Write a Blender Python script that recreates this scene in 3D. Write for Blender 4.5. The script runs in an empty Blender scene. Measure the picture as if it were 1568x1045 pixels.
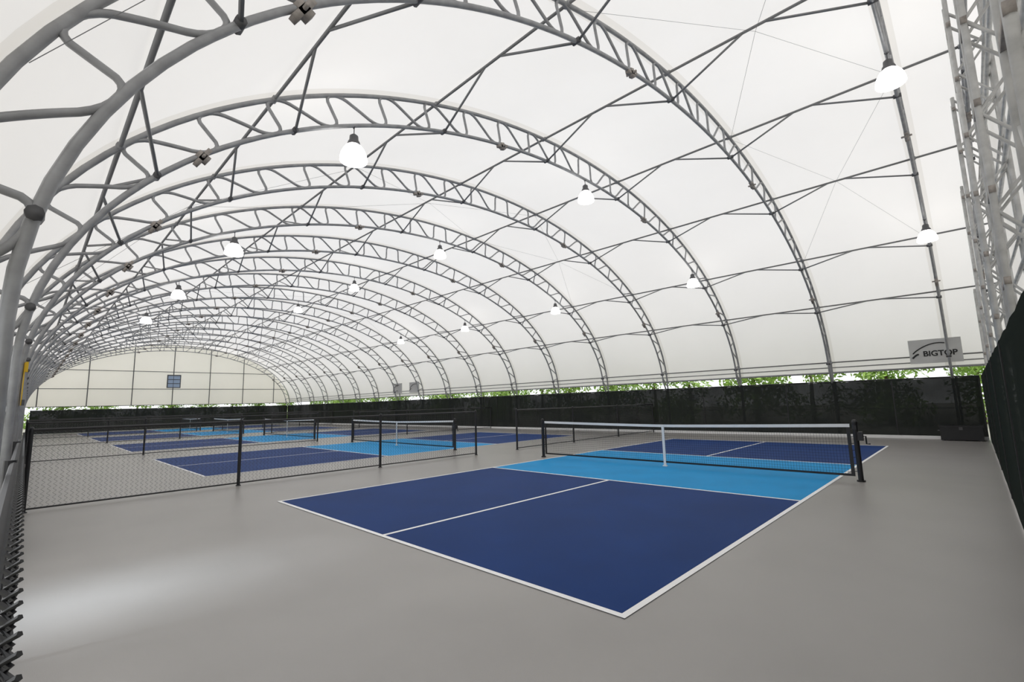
import bpy, math, random
import numpy as np
from mathutils import Vector, Matrix
random.seed(7)
sc=bpy.context.scene
sc.view_settings.view_transform='Standard'
CY=6.706; A0,B0,Z0=10.0,5.65,1.9; A1,B1=9.62,5.13; ZE=2.14
SP=3.04; K0=4.42; NA=18; XE=K0-SP*17-0.25
CAM=(4.825,-2.809,1.404)
# ---------------- materials ----------------
def mat(name,col,rough=.6,metal=0,noise=0,nscale=5,bump=0,bscale=200,spec=.5):
    m=bpy.data.materials.new(name);m.use_nodes=True;nt=m.node_tree
    b=nt.nodes['Principled BSDF'];b.inputs['Base Color'].default_value=(*col,1)
    b.inputs['Roughness'].default_value=rough;b.inputs['Metallic'].default_value=metal
    b.inputs['Specular IOR Level'].default_value=spec
    tc=nt.nodes.new('ShaderNodeTexCoord')
    if noise:
        n=nt.nodes.new('ShaderNodeTexNoise');n.inputs['Scale'].default_value=nscale;n.inputs['Detail'].default_value=6
        nt.links.new(tc.outputs['Object'],n.inputs['Vector'])
        cr=nt.nodes.new('ShaderNodeValToRGB')
        cr.color_ramp.elements[0].position=.3;cr.color_ramp.elements[1].position=.7
        cr.color_ramp.elements[0].color=(*[c*(1-noise) for c in col],1)
        cr.color_ramp.elements[1].color=(*[min(1,c*(1+noise)) for c in col],1)
        nt.links.new(n.outputs['Fac'],cr.inputs['Fac']);nt.links.new(cr.outputs['Color'],b.inputs['Base Color'])
    if bump:
        n2=nt.nodes.new('ShaderNodeTexNoise');n2.inputs['Scale'].default_value=bscale
        nt.links.new(tc.outputs['Object'],n2.inputs['Vector'])
        bp=nt.nodes.new('ShaderNodeBump');bp.inputs['Strength'].default_value=bump;bp.inputs['Distance'].default_value=.003
        nt.links.new(n2.outputs['Fac'],bp.inputs['Height']);nt.links.new(bp.outputs['Normal'],b.inputs['Normal'])
    return m
def fabric(name,col,seam=True,trans=.5):
    m=bpy.data.materials.new(name);m.use_nodes=True;nt=m.node_tree;nt.nodes.clear()
    out=nt.nodes.new('ShaderNodeOutputMaterial');mx=nt.nodes.new('ShaderNodeMixShader');mx.inputs[0].default_value=trans
    d=nt.nodes.new('ShaderNodeBsdfDiffuse');t=nt.nodes.new('ShaderNodeBsdfTranslucent')
    tc=nt.nodes.new('ShaderNodeTexCoord')
    n=nt.nodes.new('ShaderNodeTexNoise');n.inputs['Scale'].default_value=.35;n.inputs['Detail'].default_value=5
    nt.links.new(tc.outputs['Object'],n.inputs['Vector'])
    cr=nt.nodes.new('ShaderNodeValToRGB');cr.color_ramp.elements[0].position=.3;cr.color_ramp.elements[1].position=.75
    cr.color_ramp.elements[0].color=(*[c*.95 for c in col],1);cr.color_ramp.elements[1].color=(*col,1)
    nt.links.new(n.outputs['Fac'],cr.inputs['Fac'])
    last=cr.outputs['Color']
    if seam:
        sx=nt.nodes.new('ShaderNodeSeparateXYZ');nt.links.new(tc.outputs['Object'],sx.inputs[0])
        def M(op,a,b=None):
            q=nt.nodes.new('ShaderNodeMath');q.operation=op
            for i,v in enumerate((a,b)):
                if v is None: continue
                if isinstance(v,(int,float)): q.inputs[i].default_value=v
                else: nt.links.new(v,q.inputs[i])
            return q.outputs[0]
        a=M('ADD',sx.outputs[0],-K0+SP*40+.12);a=M('MODULO',a,SP);a=M('LESS_THAN',a,.24)
        mm=nt.nodes.new('ShaderNodeMix');mm.data_type='RGBA';mm.blend_type='MULTIPLY'
        nt.links.new(a,mm.inputs[0]);nt.links.new(last,mm.inputs[6]);mm.inputs[7].default_value=(.90,.89,.87,1)
        last=mm.outputs[2]
    nt.links.new(last,d.inputs[0]);nt.links.new(last,t.inputs[0])
    nt.links.new(d.outputs[0],mx.inputs[1]);nt.links.new(t.outputs[0],mx.inputs[2]);nt.links.new(mx.outputs[0],out.inputs[0])
    return m
def screenmat(name,col,alpha):
    m=bpy.data.materials.new(name);m.use_nodes=True;nt=m.node_tree;nt.nodes.clear()
    out=nt.nodes.new('ShaderNodeOutputMaterial');mx=nt.nodes.new('ShaderNodeMixShader')
    d=nt.nodes.new('ShaderNodeBsdfDiffuse');d.inputs[0].default_value=(*col,1);t=nt.nodes.new('ShaderNodeBsdfTransparent')
    tc=nt.nodes.new('ShaderNodeTexCoord');n=nt.nodes.new('ShaderNodeTexNoise');n.inputs['Scale'].default_value=1.2;n.inputs['Detail'].default_value=4
    nt.links.new(tc.outputs['Object'],n.inputs['Vector'])
    mr=nt.nodes.new('ShaderNodeMapRange');mr.inputs[1].default_value=.3;mr.inputs[2].default_value=.7
    mr.inputs[3].default_value=alpha-.008;mr.inputs[4].default_value=alpha+.008
    nt.links.new(n.outputs['Fac'],mr.inputs[0]);nt.links.new(mr.outputs[0],mx.inputs[0])
    nt.links.new(t.outputs[0],mx.inputs[1]);nt.links.new(d.outputs[0],mx.inputs[2]);nt.links.new(mx.outputs[0],out.inputs[0])
    return m
def emis(name,col,s):
    m=bpy.data.materials.new(name);m.use_nodes=True;nt=m.node_tree
    b=nt.nodes['Principled BSDF'];b.inputs['Base Color'].default_value=(*col,1)
    b.inputs['Emission Color'].default_value=(*col,1);b.inputs['Emission Strength'].default_value=s
    return m
M_steel=mat('galvanized_steel',(.32,.325,.335),.45,.25,.15,8)
M_dark=mat('dark_steel',(.10,.10,.105),.5,.2)
M_purl=mat('purlin_steel',(.23,.235,.24),.5,.25)
M_white=mat('painted_white_steel',(.48,.48,.47),.5,0,.22,6)
M_rust=mat('rusty_plate',(.34,.31,.285),.7,.2,.25,20)
M_black=mat('black_vinyl',(.012,.012,.014),.45)
M_net=mat('net_cord',(.02,.02,.022),.8)
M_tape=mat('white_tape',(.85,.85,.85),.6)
M_floor=mat('grey_acrylic_floor',(.318,.303,.290),.30,0,.07,.8,.25,350,.5)
M_navy=mat('navy_acrylic',(.011,.042,.170),.55,0,.10,1.0,.25,350,.06)
M_blue=mat('light_blue_acrylic',(.012,.285,.62),.5,0,.06,1.5,.25,350,.06)
M_line=mat('white_line_paint',(.9,.9,.9),.5,0,.03,3)
M_fab=fabric('canopy_fabric',(.93,.903,.873))
M_fabE=fabric('endwall_fabric',(.93,.89,.82),False,.5)
M_scr=screenmat('windscreen_mesh',(.027,.030,.029),.988)
M_scr2=screenmat('windscreen_mesh_dense',(.024,.030,.027),.992)
M_lamp=emis('lamp_glass',(1,.98,.95),6)
M_leaf=mat('foliage',(.34,.52,.12),.7,0,.5,3)
M_trunk=mat('bark',(.12,.08,.05),.9)
M_grass=mat('grass_ground',(.34,.33,.28),.9,0,.3,.4)
M_yel=mat('yellow_strap',(.75,.48,.02),.6)
M_sign=mat('banner_grey',(.55,.55,.54),.7,0,.06,2)
M_ink=mat('banner_ink',(.02,.02,.02),.7)
M_glass=mat('vent_panel_blue',(.35,.45,.6),.2)
# ---------------- mesh builder ----------------
class MB:
    def __init__(s): s.v=[];s.f=[];s.mi=[];s.mats=[]
    def m(s,mt):
        if mt not in s.mats: s.mats.append(mt)
        return s.mats.index(mt)
    def tube(s,pts,r,mt,n=6,cap=True,rs=None):
        P=np.array(pts,float);k=len(P);mi=s.m(mt)
        T=np.zeros_like(P);T[1:-1]=P[2:]-P[:-2];T[0]=P[1]-P[0];T[-1]=P[-1]-P[-2]
        T/=np.linalg.norm(T,axis=1)[:,None]+1e-12
        ref=np.array([0,0,1.]) if abs(T[0][2])<.9 else np.array([1.,0,0])
        N=np.cross(T[0],ref);N/=np.linalg.norm(N)
        b=len(s.v);ang=[2*math.pi*j/n for j in range(n)]
        for i in range(k):
            N=N-T[i]*(N@T[i]);N/=np.linalg.norm(N);B=np.cross(T[i],N)
            rr=rs[i] if rs else r
            for a in ang: s.v.append(tuple(P[i]+rr*(math.cos(a)*N+math.sin(a)*B)))
        for i in range(k-1):
            for j in range(n):
                j2=(j+1)%n;s.f.append((b+i*n+j,b+i*n+j2,b+(i+1)*n+j2,b+(i+1)*n+j));s.mi.append(mi)
        if cap:
            s.f.append(tuple(b+j for j in range(n))[::-1]);s.mi.append(mi)
            s.f.append(tuple(b+(k-1)*n+j for j in range(n)));s.mi.append(mi)
    def box(s,c,d,mt):
        mi=s.m(mt);b=len(s.v)
        for x in(-.5,.5):
            for y in(-.5,.5):
                for z in(-.5,.5): s.v.append((c[0]+x*d[0],c[1]+y*d[1],c[2]+z*d[2]))
        for f in((0,1,3,2),(4,6,7,5),(0,4,5,1),(2,3,7,6),(0,2,6,4),(1,5,7,3)):
            s.f.append(tuple(b+i for i in f));s.mi.append(mi)
    def poly(s,pts,mt):
        mi=s.m(mt);b=len(s.v);s.v+= [tuple(p) for p in pts];s.f.append(tuple(range(b,b+len(pts))));s.mi.append(mi)
    def rect(s,x0,x1,y0,y1,z,mt): s.poly([(x0,y0,z),(x1,y0,z),(x1,y1,z),(x0,y1,z)],mt)
    def lathe(s,prof,mt,n=24,c=(0,0,0)):
        mi=s.m(mt);b=len(s.v)
        for r,z in prof:
            for j in range(n):
                a=2*math.pi*j/n;s.v.append((c[0]+r*math.cos(a),c[1]+r*math.sin(a),c[2]+z))
        for i in range(len(prof)-1):
            for j in range(n):
                j2=(j+1)%n;s.f.append((b+i*n+j,b+i*n+j2,b+(i+1)*n+j2,b+(i+1)*n+j));s.mi.append(mi)
    def mesh(s,name,smooth=False):
        me=bpy.data.meshes.new(name);me.from_pydata(s.v,[],s.f)
        for mt in s.mats: me.materials.append(mt)
        me.polygons.foreach_set('material_index',s.mi)
        if smooth: me.polygons.foreach_set('use_smooth',[True]*len(s.f))
        me.update();return me
def add(name,me,loc=(0,0,0),rot=(0,0,0),parent=None):
    o=bpy.data.objects.new(name,me);o.location=loc;o.rotation_euler=rot
    sc.collection.objects.link(o)
    if parent: o.parent=parent
    return o
# ---------------- profile ----------------
N=800
TH=np.linspace(0,math.pi,N)
Om=np.stack([CY+A0*np.cos(TH),Z0+B0*np.sin(TH)],1)
Im=np.stack([CY+A1*np.cos(TH),Z0+B1*np.sin(TH)],1)
Mid=(Om+Im)/2
S=np.concatenate([[0],np.cumsum(np.linalg.norm(np.diff(Mid,axis=0),axis=1))]);LT=S[-1]
def thS(s): return float(np.interp(s,S,TH))
def PF(s,f,off=0):
    t=thS(max(0,min(LT,s)))
    a=A1+(A0-A1)*f+off;b=B1+(B0-B1)*f+off
    return (CY+a*math.cos(t),Z0+b*math.sin(t))
def PC(s,f): return PF(LT/2-s,f)   # s measured from crown, + = far side
PUR=[-11.6,-9.6,-7.6,-4.65,-1.55,1.55,4.65,7.6,9.6,11.6]
STAR=[-9.0,-3.05,3.05,9.0]
def chaikin(p,it):
    for _ in range(it):
        q=[p[0]]
        for a,b in zip(p[:-1],p[1:]):
            q.append((a[0]*.75+b[0]*.25,a[1]*.75+b[1]*.25));q.append((a[0]*.25+b[0]*.75,a[1]*.25+b[1]*.75))
        q.append(p[-1]);p=q
    return p
def arch_mesh(name,near_straight=True):
    b=MB()
    outer=[(0,*PF(LT*i/90,1)) for i in range(91)]
    inner=[(0,*PF(LT*i/90,0)) for i in range(91)]
    outer=[(0,CY+A0,0.02)]+outer+[(0,CY-A0,0.02)]
    if near_straight: inner=[(0,CY+A0-.05,1.6)]+inner[1:]+[(0,CY-A1,0.02)]
    else: inner=[(0,CY+A0-.05,1.6)]+inner[1:-1]+[(0,CY-A0+.05,1.5)]
    b.tube(outer,.034,M_steel,8);b.tube(inner,.033,M_steel,8)
    cyc=26;L=LT/cyc;pts=[]
    for c in range(cyc):
        mir=(c<cyc/2)
        seg=[(0,1),(.26,1),(.275,.5),(.29,0),(.55,0),(.775,.5),(1,1)]
        if mir: seg=[(0,1),(.225,.5),(.45,0),(.71,0),(.725,.5),(.74,1),(1,1)]
        for q in seg[:-1]: pts.append(((c+q[0])*L,q[1]))
    pts.append((LT,1));pts=chaikin(pts,2)
    b.tube([(0,*PF(s,f*.97+.015)) for s,f in pts],.024,M_steel,6)
    z=Z0;fl=0;w=[]
    if near_straight:
        while z>0.1: w.append((0,CY-(A0 if fl==0 else A1),z));z-=.42;fl=1-fl
        b.tube(w,.022,M_steel,6)
        b.box((0,CY-(A0-.2),.012),(.25,.55,.024),M_steel)
    else: b.box((0,CY-(A0),.012),(.3,.3,.024),M_steel)
    b.box((0,CY+A0,.012),(.3,.3,.024),M_steel)
    for s in STAR:
        y,zz=PC(s,0);t=thS(LT/2-s)
        n=(math.cos(t),math.sin(t));tg=(-n[1],n[0])
        for w1,w2 in((.14,.028),(.05,.07)):
            pts8=[]
            for dx in(-.035,.035):
                for a,c in((-w1,-w2),(w1,-w2),(w1,w2),(-w1,w2)):
                    pts8.append((dx,y+tg[0]*a+n[0]*(c-.03),zz+tg[1]*a+n[1]*(c-.03)))
            k=len(b.v);b.v+=pts8;mi=b.m(M_rust)
            for f in((0,3,2,1),(4,5,6,7),(0,1,5,4),(1,2,6,5),(2,3,7,6),(3,0,4,7)):
                b.f.append(tuple(k+q for q in f));b.mi.append(mi)
        b.tube([(-.09,y-n[0]*.03,zz-n[1]*.03),(.09,y-n[0]*.03,zz-n[1]*.03)],.02,M_rust,6)
    for s in PUR:
        y,zz=PC(s,0);b.tube([(-.06,y,zz),(.06,y,zz)],.040,M_dark,8)
        y,zz=PC(s,1);b.tube([(-.05,y,zz),(.05,y,zz)],.042,M_steel,8)
    return b.mesh(name,True)
am=arch_mesh('arch_truss');am0=arch_mesh('arch_truss_end',False)
for k in range(NA): add('arch_truss',am if k else am0,(K0-SP*k,0,0))
# ---------------- purlins + braces ----------------
b=MB()
XR=5.62
for s in PUR:
    y,z=PC(s,1)
    b.tube([(XR,y,z),(XE,y,z)],.024,M_purl,6)
    if abs(s)>11: continue
    yi,zi=PC(s,0)
    for k in range(NA):
        x=K0-SP*k
        for sg in(-1,1):
            if k==0 and sg==1: continue
            if k==NA-1 and sg==-1: continue
            b.tube([(x+sg*.05,yi,zi),(x+sg*1.35,y,z)],.02,M_purl,5)
add('roof_purlins',b.mesh('roof_purlins',True))
b=MB()
for k in (0,3,8):
    x0=K0-SP*k;x1=x0-SP
    for a in(-7.7,-1.5,4.6):
        p0=PC(a-3.1,.9);p1=PC(a+3.1,.9);pm=PC(a,.9)
        b.tube([(x0,*p0),((x0+x1)/2,*pm),(x1,*p1)],.003,M_purl,4)
        b.tube([(x1,*p0),((x0+x1)/2,*pm),(x0,*p1)],.003,M_purl,4)
add('bracing_cables',b.mesh('bracing_cables'))
# ---------------- canopy ----------------
b=MB();xs=[XR+.04]+[K0-SP*k for k in range(NA)]+[XE];ns=100
mi=b.m(M_fab)
def clipped(off):
    p=[PF(LT*i/ns,1,off) for i in range(ns+1)]
    return [q for q in p if q[1]>ZE+.03]
prof=clipped(.05)
prof=[(prof[0][0],ZE)]+prof+[(prof[-1][0],ZE)]
for x in xs:
    for y,z in prof: b.v.append((x,y,z))
n=len(prof)
for i in range(len(xs)-1):
    for j in range(n-1):
        b.f.append((i*n+j,i*n+j+1,(i+1)*n+j+1,(i+1)*n+j));b.mi.append(mi)
add('ceiling',b.mesh('ceiling',True))
b=MB()
for y in(CY+A0-.0,CY-A0+.0):
    b.tube([(XR,y,2.16),(XE,y,2.16)],.035,M_steel,6)
    b.tube([(XR,y,2.34),(XE,y,2.34)],.02,M_steel,6)
add('trim_1',b.mesh('eave_pipes',True))
# ---------------- far end wall ----------------
def endwall(x,zb,mt):
    b=MB();mi=b.m(mt);top=clipped(.04)
    for y,z in top: b.v.append((x,y,z));b.v.append((x,y,zb))
    for i in range(len(top)-1): b.f.append((2*i,2*i+1,2*i+3,2*i+2));b.mi.append(mi)
    return b
b=endwall(XE-.05,2.1,M_fabE)
def ztop(y,off=0): 
    q=(y-CY)/A0;return Z0+B0*math.sqrt(max(0,1-q*q))+off
def hwid(z): return A0*math.sqrt(1-((max(z,Z0)-Z0)/B0)**2)
for y in np.arange(CY-9,CY+9.1,2.9):
    b.tube([(XE+.05,y,2.1),(XE+.05,y,ztop(y)-.05)],.035,M_dark,6)
for z in(2.12,3.55,5.1):
    hw=hwid(z)-.1
    b.tube([(XE+.06,CY-hw,z),(XE+.06,CY+hw,z)],.03,M_dark,6)
b.box((XE+.02,CY-.25,4.25),(.06,1.05,1.2),M_dark)
for i in range(3):
    b.box((XE+.06,CY-.25,3.87+i*.36),(.04,.9,.30),M_glass)
add('wall_left',b.mesh('wall_left'))
# ---------------- near end wall (right) ----------------
b=endwall(XR+.03,2.1,M_fab)
add('wall_right',b.mesh('wall_right'))
b=MB()
def truss_col(b,y,z0,z1,xa,xb,r=.035,st=.55,mt=M_white):
    b.tube([(xa,y,z0),(xa,y,z1)],r,mt,8);b.tube([(xb,y,z0),(xb,y,z1)],r,mt,8)
    z=z0+.1;fl=0;w=[]
    while z<z1: w.append((xa if fl==0 else xb,y,z));z+=st;fl=1-fl
    b.tube(w,.02,mt,6)
for y in np.arange(CY-9.0,CY+9.2,3.0):
    zt=ztop(y)-.12
    for dy in(-.18,.18):
        truss_col(b,y+dy,0.02,zt,5.17,5.55,.03,.5)
    z=.6
    while z<zt-.2:
        b.tube([(5.17,y-.18,z),(5.17,y+.18,z+.45)],.016,M_white,5)
        b.box((5.17,y,z+.02),(.05,.44,.07),M_rust)
        z+=.9
    b.box((5.36,y,.015),(.6,.6,.03),M_white)
for z in(3.1,4.6,6.1):
    hw=hwid(z)-.15
    b.tube([(5.5,CY-hw,z),(5.5,CY+hw,z)],.03,M_white,6)
    b.tube([(5.5,CY-hw,z+.35),(5.5,CY+hw,z+.35)],.02,M_white,6)
add('endwall_frame',b.mesh('endwall_frame',True))
add('arch_truss',am0,(5.36,0,0))
# ---------------- floor / courts ----------------
b=MB();b.rect(XE-.4,XR+.1,-3.5,16.9,0,M_floor);add('floor',b.mesh('floor'))
b=MB();b.rect(-110,60,-60,80,-.03,M_grass);add('ground_outside',b.mesh('ground_outside'))
PITCH=10.4
b=MB();W=3.048
b.rect(-W,W,0,4.572,.003,M_navy);b.rect(-W,W,8.839,13.41,.003,M_navy);b.rect(-W,W,4.572,8.839,.003,M_blue)
lw=.052;z=.005
b.rect(-W,-W+lw,0,13.41,z,M_line);b.rect(W-lw,W,0,13.41,z,M_line)
for y in(0,13.41-lw,4.572-lw,8.839): b.rect(-W+lw,W-lw,y,y+lw,z,M_line)
b.rect(-lw/2,lw/2,lw,4.572-lw,z,M_line);b.rect(-lw/2,lw/2,8.839+lw,13.41-lw,z,M_line)
cm=b.mesh('court')
b=MB();HX=3.30
def ht(x): return .864+.05*(abs(x)/HX)**1.3
nx=150
for i in range(nx+1):
    x=-HX+2*HX*i/nx;b.tube([(x,0,.09),(x,0,ht(x))],.0018,M_net,3,False)
for j in range(17):
    f=j/17;b.tube([(x,0,.09+(ht(x)-.09)*f) for x in np.linspace(-HX,HX,13)],.0018,M_net,3,False)
def band(x0,x1,zf0,zf1,mt,y=.006,n=24):
    for yy in(-y,y):
        for i in range(n):
            a=x0+(x1-x0)*i/n;c=x0+(x1-x0)*(i+1)/n
            b.poly([(a,yy,zf0(a)),(c,yy,zf0(c)),(c,yy,zf1(c)),(a,yy,zf1(a))],mt)
band(-HX,HX,lambda x:ht(x)-.05,lambda x:ht(x)+.004,M_tape)
band(-HX,HX,lambda x:.075,lambda x:.11,M_black)
band(-HX,-HX+.05,lambda x:.08,lambda x:ht(x)-.05,M_black,n=1)
band(HX-.05,HX,lambda x:.08,lambda x:ht(x)-.05,M_black,n=1)
band(-.027,.027,lambda x:.0,lambda x:ht(x)+.004,M_tape,.009,1)
b.box((0,0,.01),(.09,.05,.02),M_tape)
for sg in(-1,1):
    px=sg*3.37
    b.tube([(px,0,0),(px,0,.95)],.038,M_black,12);b.lathe([(0.0,.99),(.03,.98),(.042,.95),(.042,.93)],M_black,12,(px,0,0))
    b.lathe([(.0,.02),(.06,.02),(.06,0)],M_black,16,(px,0,0))
    for zz in np.linspace(.15,.82,7): b.tube([(sg*3.28,0,zz),(px,0.0,zz+.01)],.005,M_black,4)
    b.box((px,0,.86),(.05,.10,.07),M_black)
b.box((3.43,.0,.72),(.07,.09,.14),M_black)
b.tube([(3.45,.0,.72),(3.50,.0,.72),(3.50,.0,.60),(3.55,0,.60)],.012,M_black,6)
nm=b.mesh('net')
for c in range(5):
    add('pickleball_court',cm,(-PITCH*c,0,0))
    add('pickleball_net',nm,(-PITCH*c,CY,.004))
# ---------------- chain link fences ----------------
def chain(length,h,pitch=.066,r=.0028,barb=False,n=3,z0=.05):
    b=MB();cnt=int(length/(pitch));hs=pitch*.5
    rows=int((h-z0)/hs)
    for i in range(cnt):
        x=i*pitch;pts=[]
        for j in range(rows+1):
            side=j%2
            pts.append((x+ (pitch/2+.004 if side else -.004),(.0035 if (side) else -.0035),z0+j*hs))
        b.tube(pts,r,M_black,n,False)
        if barb:
            xx,_,zz=pts[-1]
            b.tube([(xx,0,zz),(xx+.006,.004,zz+.008),(xx-.004,-.004,zz+.016),(xx+.010,.008,zz+.026)],r,M_black,5)
            b.tube([(xx,0,zz),(xx-.006,-.004,zz+.008),(xx+.004,.004,zz+.016),(xx-.010,-.007,zz+.024)],r,M_black,5)
    return b
def fence_seg(length,h=1.2,posts=None):
    b=chain(length,h-.02)
    for p in posts:
        b.tube([(p,0,0),(p,0,h+.02)],.028,M_black,10);b.lathe([(0,h+.055),(.02,h+.045),(.032,h+.02)],M_black,10,(p,0,0))
        b.lathe([(0,.012),(.045,.012),(.045,0)],M_black,12,(p,0,0))
    b.tube([(0,0,h),(length,0,h)],.021,M_black,8);b.tube([(0,0,.05),(length,0,.05)],.014,M_black,6)
    return b.mesh('divider_fence',False)
f1=fence_seg(8.9,1.2,[0.03,2.87,5.87,8.87])
f2=fence_seg(8.7,1.2,[0.03,2.9,5.8,8.67])
for c in range(4):
    x=-PITCH*c-5.35
    add('divider_fence',f1,(x,-2.76,0),(0,0,math.pi/2))
    add('divider_fence',f2,(x,7.75,0),(0,0,math.pi/2))
b=chain(8.0,1.20,.05,.0028,True,5,.04)
for p in(1.1,4.2,7.3): b.tube([(p,-.045,0),(p,-.045,1.15)],.028,M_black,10)
b.tube([(0,-.03,1.12),(8.0,-.03,1.12)],.02,M_black,8)
add('side_fence',b.mesh('side_fence_a'),(-3.50,-2.806,0))
# ---------------- windscreen fences ----------------
def windscreen(name,x0,y0,x1,y1,h,mt,step=3.04,posts=True,off=.05,wav=1):
    L=math.hypot(x1-x0,y1-y0);a=math.atan2(y1-y0,x1-x0);b=MB();n=int(L/.25)
    mi=b.m(mt);rng=random.Random(3)
    wv=[wav*(.012*math.sin(i*.9)+.01*rng.uniform(-1,1)) for i in range(n+1)]
    for i in range(n+1):
        x=L*i/n;
        b.v.append((x,wv[i]*.4,.02));b.v.append((x,wv[i],h*.5));b.v.append((x,wv[i]*.3,h-.02+.008*math.sin(i*1.7)))
    for i in range(n):
        for j in(0,1): b.f.append((3*i+j,3*i+3+j,3*i+4+j,3*i+1+j));b.mi.append(mi)
    x=0.03
    while x<L:
        b.tube([(x,off,0),(x,off,h+.03)],.03,M_black,8);x+=step
        b.box((min(x-step/2,L-.02),-.006,h/2),(.03,.01,h-.1),M_black)
    b.tube([(0,off,h),(L,off,h)],.022,M_black,8);b.tube([(0,off,h*.5),(L,off,h*.5)],.012,M_black,6)
    return add(name,b.mesh(name,False),(x0,y0,0),(0,0,a))
windscreen('windscreen_fence',XE+.3,16.50,5.0,16.50,1.84,M_scr)
windscreen('windscreen_fence',XE+.3,-2.6,XE+.3,16.45,1.84,M_scr)
windscreen('windscreen_fence',5.03,16.45,5.03,-3.2,1.85,M_scr2,3.0,True,.06,.25)
windscreen('windscreen_fence',XE+.3,-3.38,-2.2,-3.38,1.84,M_scr,3.04,True,-.05)
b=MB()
b.box(((XE+5)/2,16.43,.045),(5-XE,.05,.09),M_tape)  # white strip imitating light that leaks in under the far windscreen
add('light_leak_strip',b.mesh('leak_strip'))
# ---------------- equipment box ----------------
b=MB()
b.box((0,0,.2),(.9,.42,.36),M_black);b.box((0,0,.40),(.94,.46,.05),M_black)
for x in(-.47,.47): b.tube([(x*.97,-.08,.28),(x*1.06,-.08,.28),(x*1.06,.08,.28),(x*.97,.08,.28)],.01,M_dark,6)
for x in(-.38,.38):
    for y in(-.16,.16): b.box((x,y,.01),(.06,.06,.03),M_dark)
b.box((0,-.235,.35),(.08,.02,.08),M_dark)
add('equipment_box',b.mesh('equipment_box'),(4.45,16.05,0))
# ---------------- lamps ----------------
b=MB()
b.lathe([(.0,.03),(.10,.02),(.175,.01),(.20,.0),(.207,.012),(.203,.06),(.19,.12),(.165,.18),(.13,.235),(.09,.27)],M_lamp,24)
b.lathe([(.092,.26),(.10,.28),(.09,.32),(.07,.35),(.065,.42),(.03,.45),(.0,.455)],M_dark,16)
b.tube([(0,0,.44),(0,0,.62)],.008,M_dark,6)
b.tube([(0,0,.54),(.03,0,.57),(0,0,.60),(-.03,0,.57),(0,0,.54)],.006,M_dark,5)
lm=b.mesh('pendant_lamp',True)
def zin(y):
    q=(y-CY)/A1;return Z0+B1*math.sqrt(1-q*q)
for k in range(0,9,2):
    for y in(.45,CY,12.9):
        add('pendant_lamp',lm,(K0-SP*k,y,zin(y)-.60))
# ---------------- banner ----------------
def text(s,size):
    cu=bpy.data.curves.new('t','FONT');cu.body=s;cu.size=size;cu.extrude=.002;cu.offset=.006
    cu.align_x='CENTER';o=bpy.data.objects.new('t',cu);sc.collection.objects.link(o)
    bpy.context.view_layer.update()
    me=bpy.data.meshes.new_from_object(o.evaluated_get(bpy.context.evaluated_depsgraph_get()))
    bpy.data.objects.remove(o);me.materials.clear();me.materials.append(M_ink);return me
e=bpy.data.objects.new('banner_sign',None);sc.collection.objects.link(e)
e.location=(4.12,16.52,2.66)
b=MB();b.box((0,0,0),(1.22,.012,.74),M_sign);b.tube([(-.52+.76*t,-.012,-.06+.30*math.sin(math.pi*.62*t)**.8) for t in np.linspace(0,1,18)],.016,M_ink,5)
b.tube([(-.54+.16*t,-.012,-.20+.12*math.sin(math.pi*.5*t)) for t in np.linspace(0,1,8)],.024,M_ink,5)
add('panel',b.mesh('panel'),(0,0,0),(0,0,0),e)
me=text('BIGTOP',.225);add('lettering',me,(.11,-.012,-.15),(math.pi/2,0,0),e)
e2=bpy.data.objects.new('banner_sign',None);sc.collection.objects.link(e2);e2.location=(-23.8,16.5,2.75)
pm=bpy.data.meshes['panel'];add('panel',pm,(0,0,0),(0,0,0),e2);add('panel_b',pm,(-2.2,0,0),(0,0,0),e2)
b=MB();xk=K0-3*SP;yl=CY-A1+.045
b.box((xk,yl,1.86),(.07,.012,.6),M_yel);b.box((xk,yl+.02,2.1),(.10,.03,.14),M_yel);b.box((xk,yl+.02,1.6),(.09,.03,.08),M_dark)
add('ratchet_strap',b.mesh('ratchet_strap'))
# ---------------- trees ----------------
def tree_mesh(seed):
    rng=random.Random(seed)
    b=MB();b.tube([(0,0,0),(.05,.02,1.2),(0,.05,2.4)],.1,M_trunk,8,rs=[.14,.1,.06])
    b.m(M_leaf)
    for i in range(2600):
        cl=i%16;rr=random.Random(seed*100+cl);c=Vector((rr.uniform(-1.5,1.5),rr.uniform(-1,1),rr.uniform(.7,4.2)))
        d=Vector((rng.gauss(0,1),rng.gauss(0,1),rng.gauss(0,1))).normalized()*rng.uniform(.35,.95)
        p=c+d;u=Vector((rng.gauss(0,1),rng.gauss(0,1),rng.gauss(0,1))).normalized();w=u.orthogonal().normalized()
        s=rng.uniform(.06,.12)
        b.poly([p-u*s*1.5,p+w*s*.6,p+u*s*1.5,p-w*s*.6],M_leaf)
    return b.mesh('tree')
tms=[tree_mesh(i) for i in range(3)]
i=0
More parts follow.
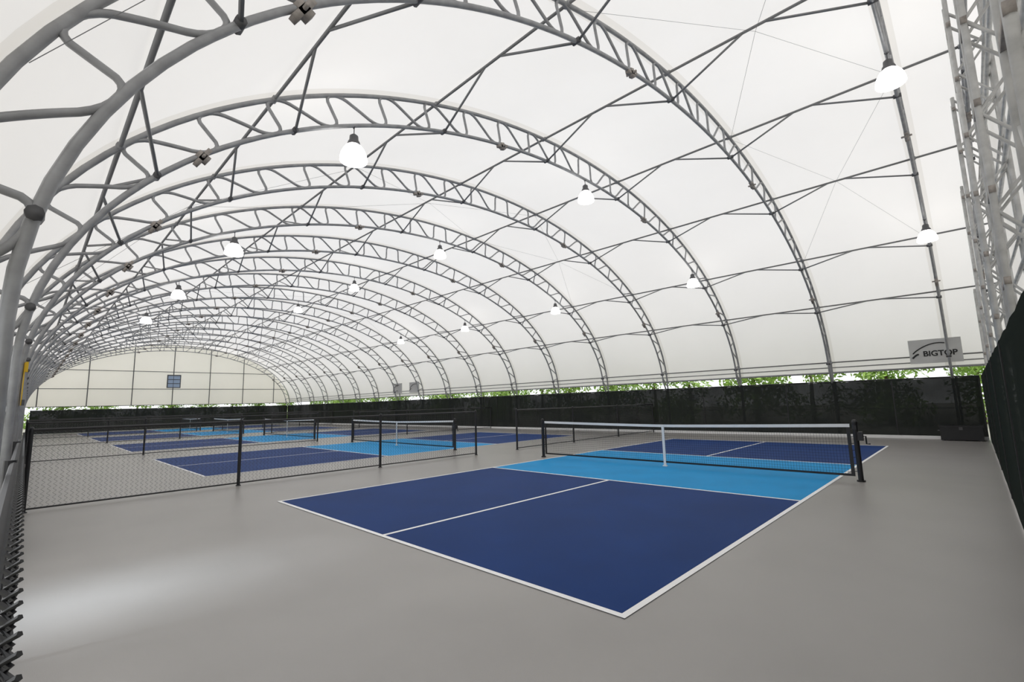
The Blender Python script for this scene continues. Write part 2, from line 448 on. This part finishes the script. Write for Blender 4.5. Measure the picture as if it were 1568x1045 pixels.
for x in np.arange(-58,12,3.0):
    add('leafy_tree',tms[i%3],(x,25.0+random.uniform(-1,2.0),-.03),(0,0,random.uniform(0,6)));i+=1
for y in np.arange(-6,20,2.8):
    add('leafy_tree',tms[i%3],(-56+random.uniform(-1,1),y,-.03),(0,0,random.uniform(0,6)));i+=1
# ---------------- world / light ----------------
w=bpy.data.worlds.new('world');sc.world=w;w.use_nodes=True;bg=w.node_tree.nodes['Background']
bg.inputs[0].default_value=(.97,.985,1,1);bg.inputs[1].default_value=1.54
sl=bpy.data.lights.new('sun','SUN');sl.energy=.6;sl.angle=.6;sl.color=(1,.96,.9)
so=bpy.data.objects.new('sun',sl);sc.collection.objects.link(so);so.rotation_euler=(math.radians(20),math.radians(-15),0)
# added spot in place of daylight; brightens floor through gap left in windscreen
sp=bpy.data.lights.new('floor_patch_spot','SPOT');sp.energy=2600;sp.spot_size=math.radians(19);sp.spot_blend=1;sp.shadow_soft_size=.6;sp.color=(.80,.90,1)
spo=bpy.data.objects.new('floor_patch_spot',sp);sc.collection.objects.link(spo);spo.location=(-.3,-6.2,2.6)
d=Vector((-.2,-2.4,0))-spo.location;spo.rotation_euler=d.to_track_quat('-Z','Y').to_euler()
# ---------------- camera ----------------
yaw,pitch,roll=-.7703,.1324,-.0272
f=np.array([math.sin(yaw)*math.cos(pitch),math.cos(yaw)*math.cos(pitch),math.sin(pitch)])
r0=np.array([math.cos(yaw),-math.sin(yaw),0]);u0=np.cross(r0,f)
r=math.cos(roll)*r0+math.sin(roll)*u0;u=-math.sin(roll)*r0+math.cos(roll)*u0
cd=bpy.data.cameras.new('camera');co=bpy.data.objects.new('camera',cd);sc.collection.objects.link(co)
cd.sensor_width=36;cd.lens=719.24/1568*36;cd.clip_start=.01;cd.clip_end=500
Mx=Matrix([[r[0],u[0],-f[0],CAM[0]],[r[1],u[1],-f[1],CAM[1]],[r[2],u[2],-f[2],CAM[2]],[0,0,0,1]])
co.matrix_world=Mx
sc.camera=co
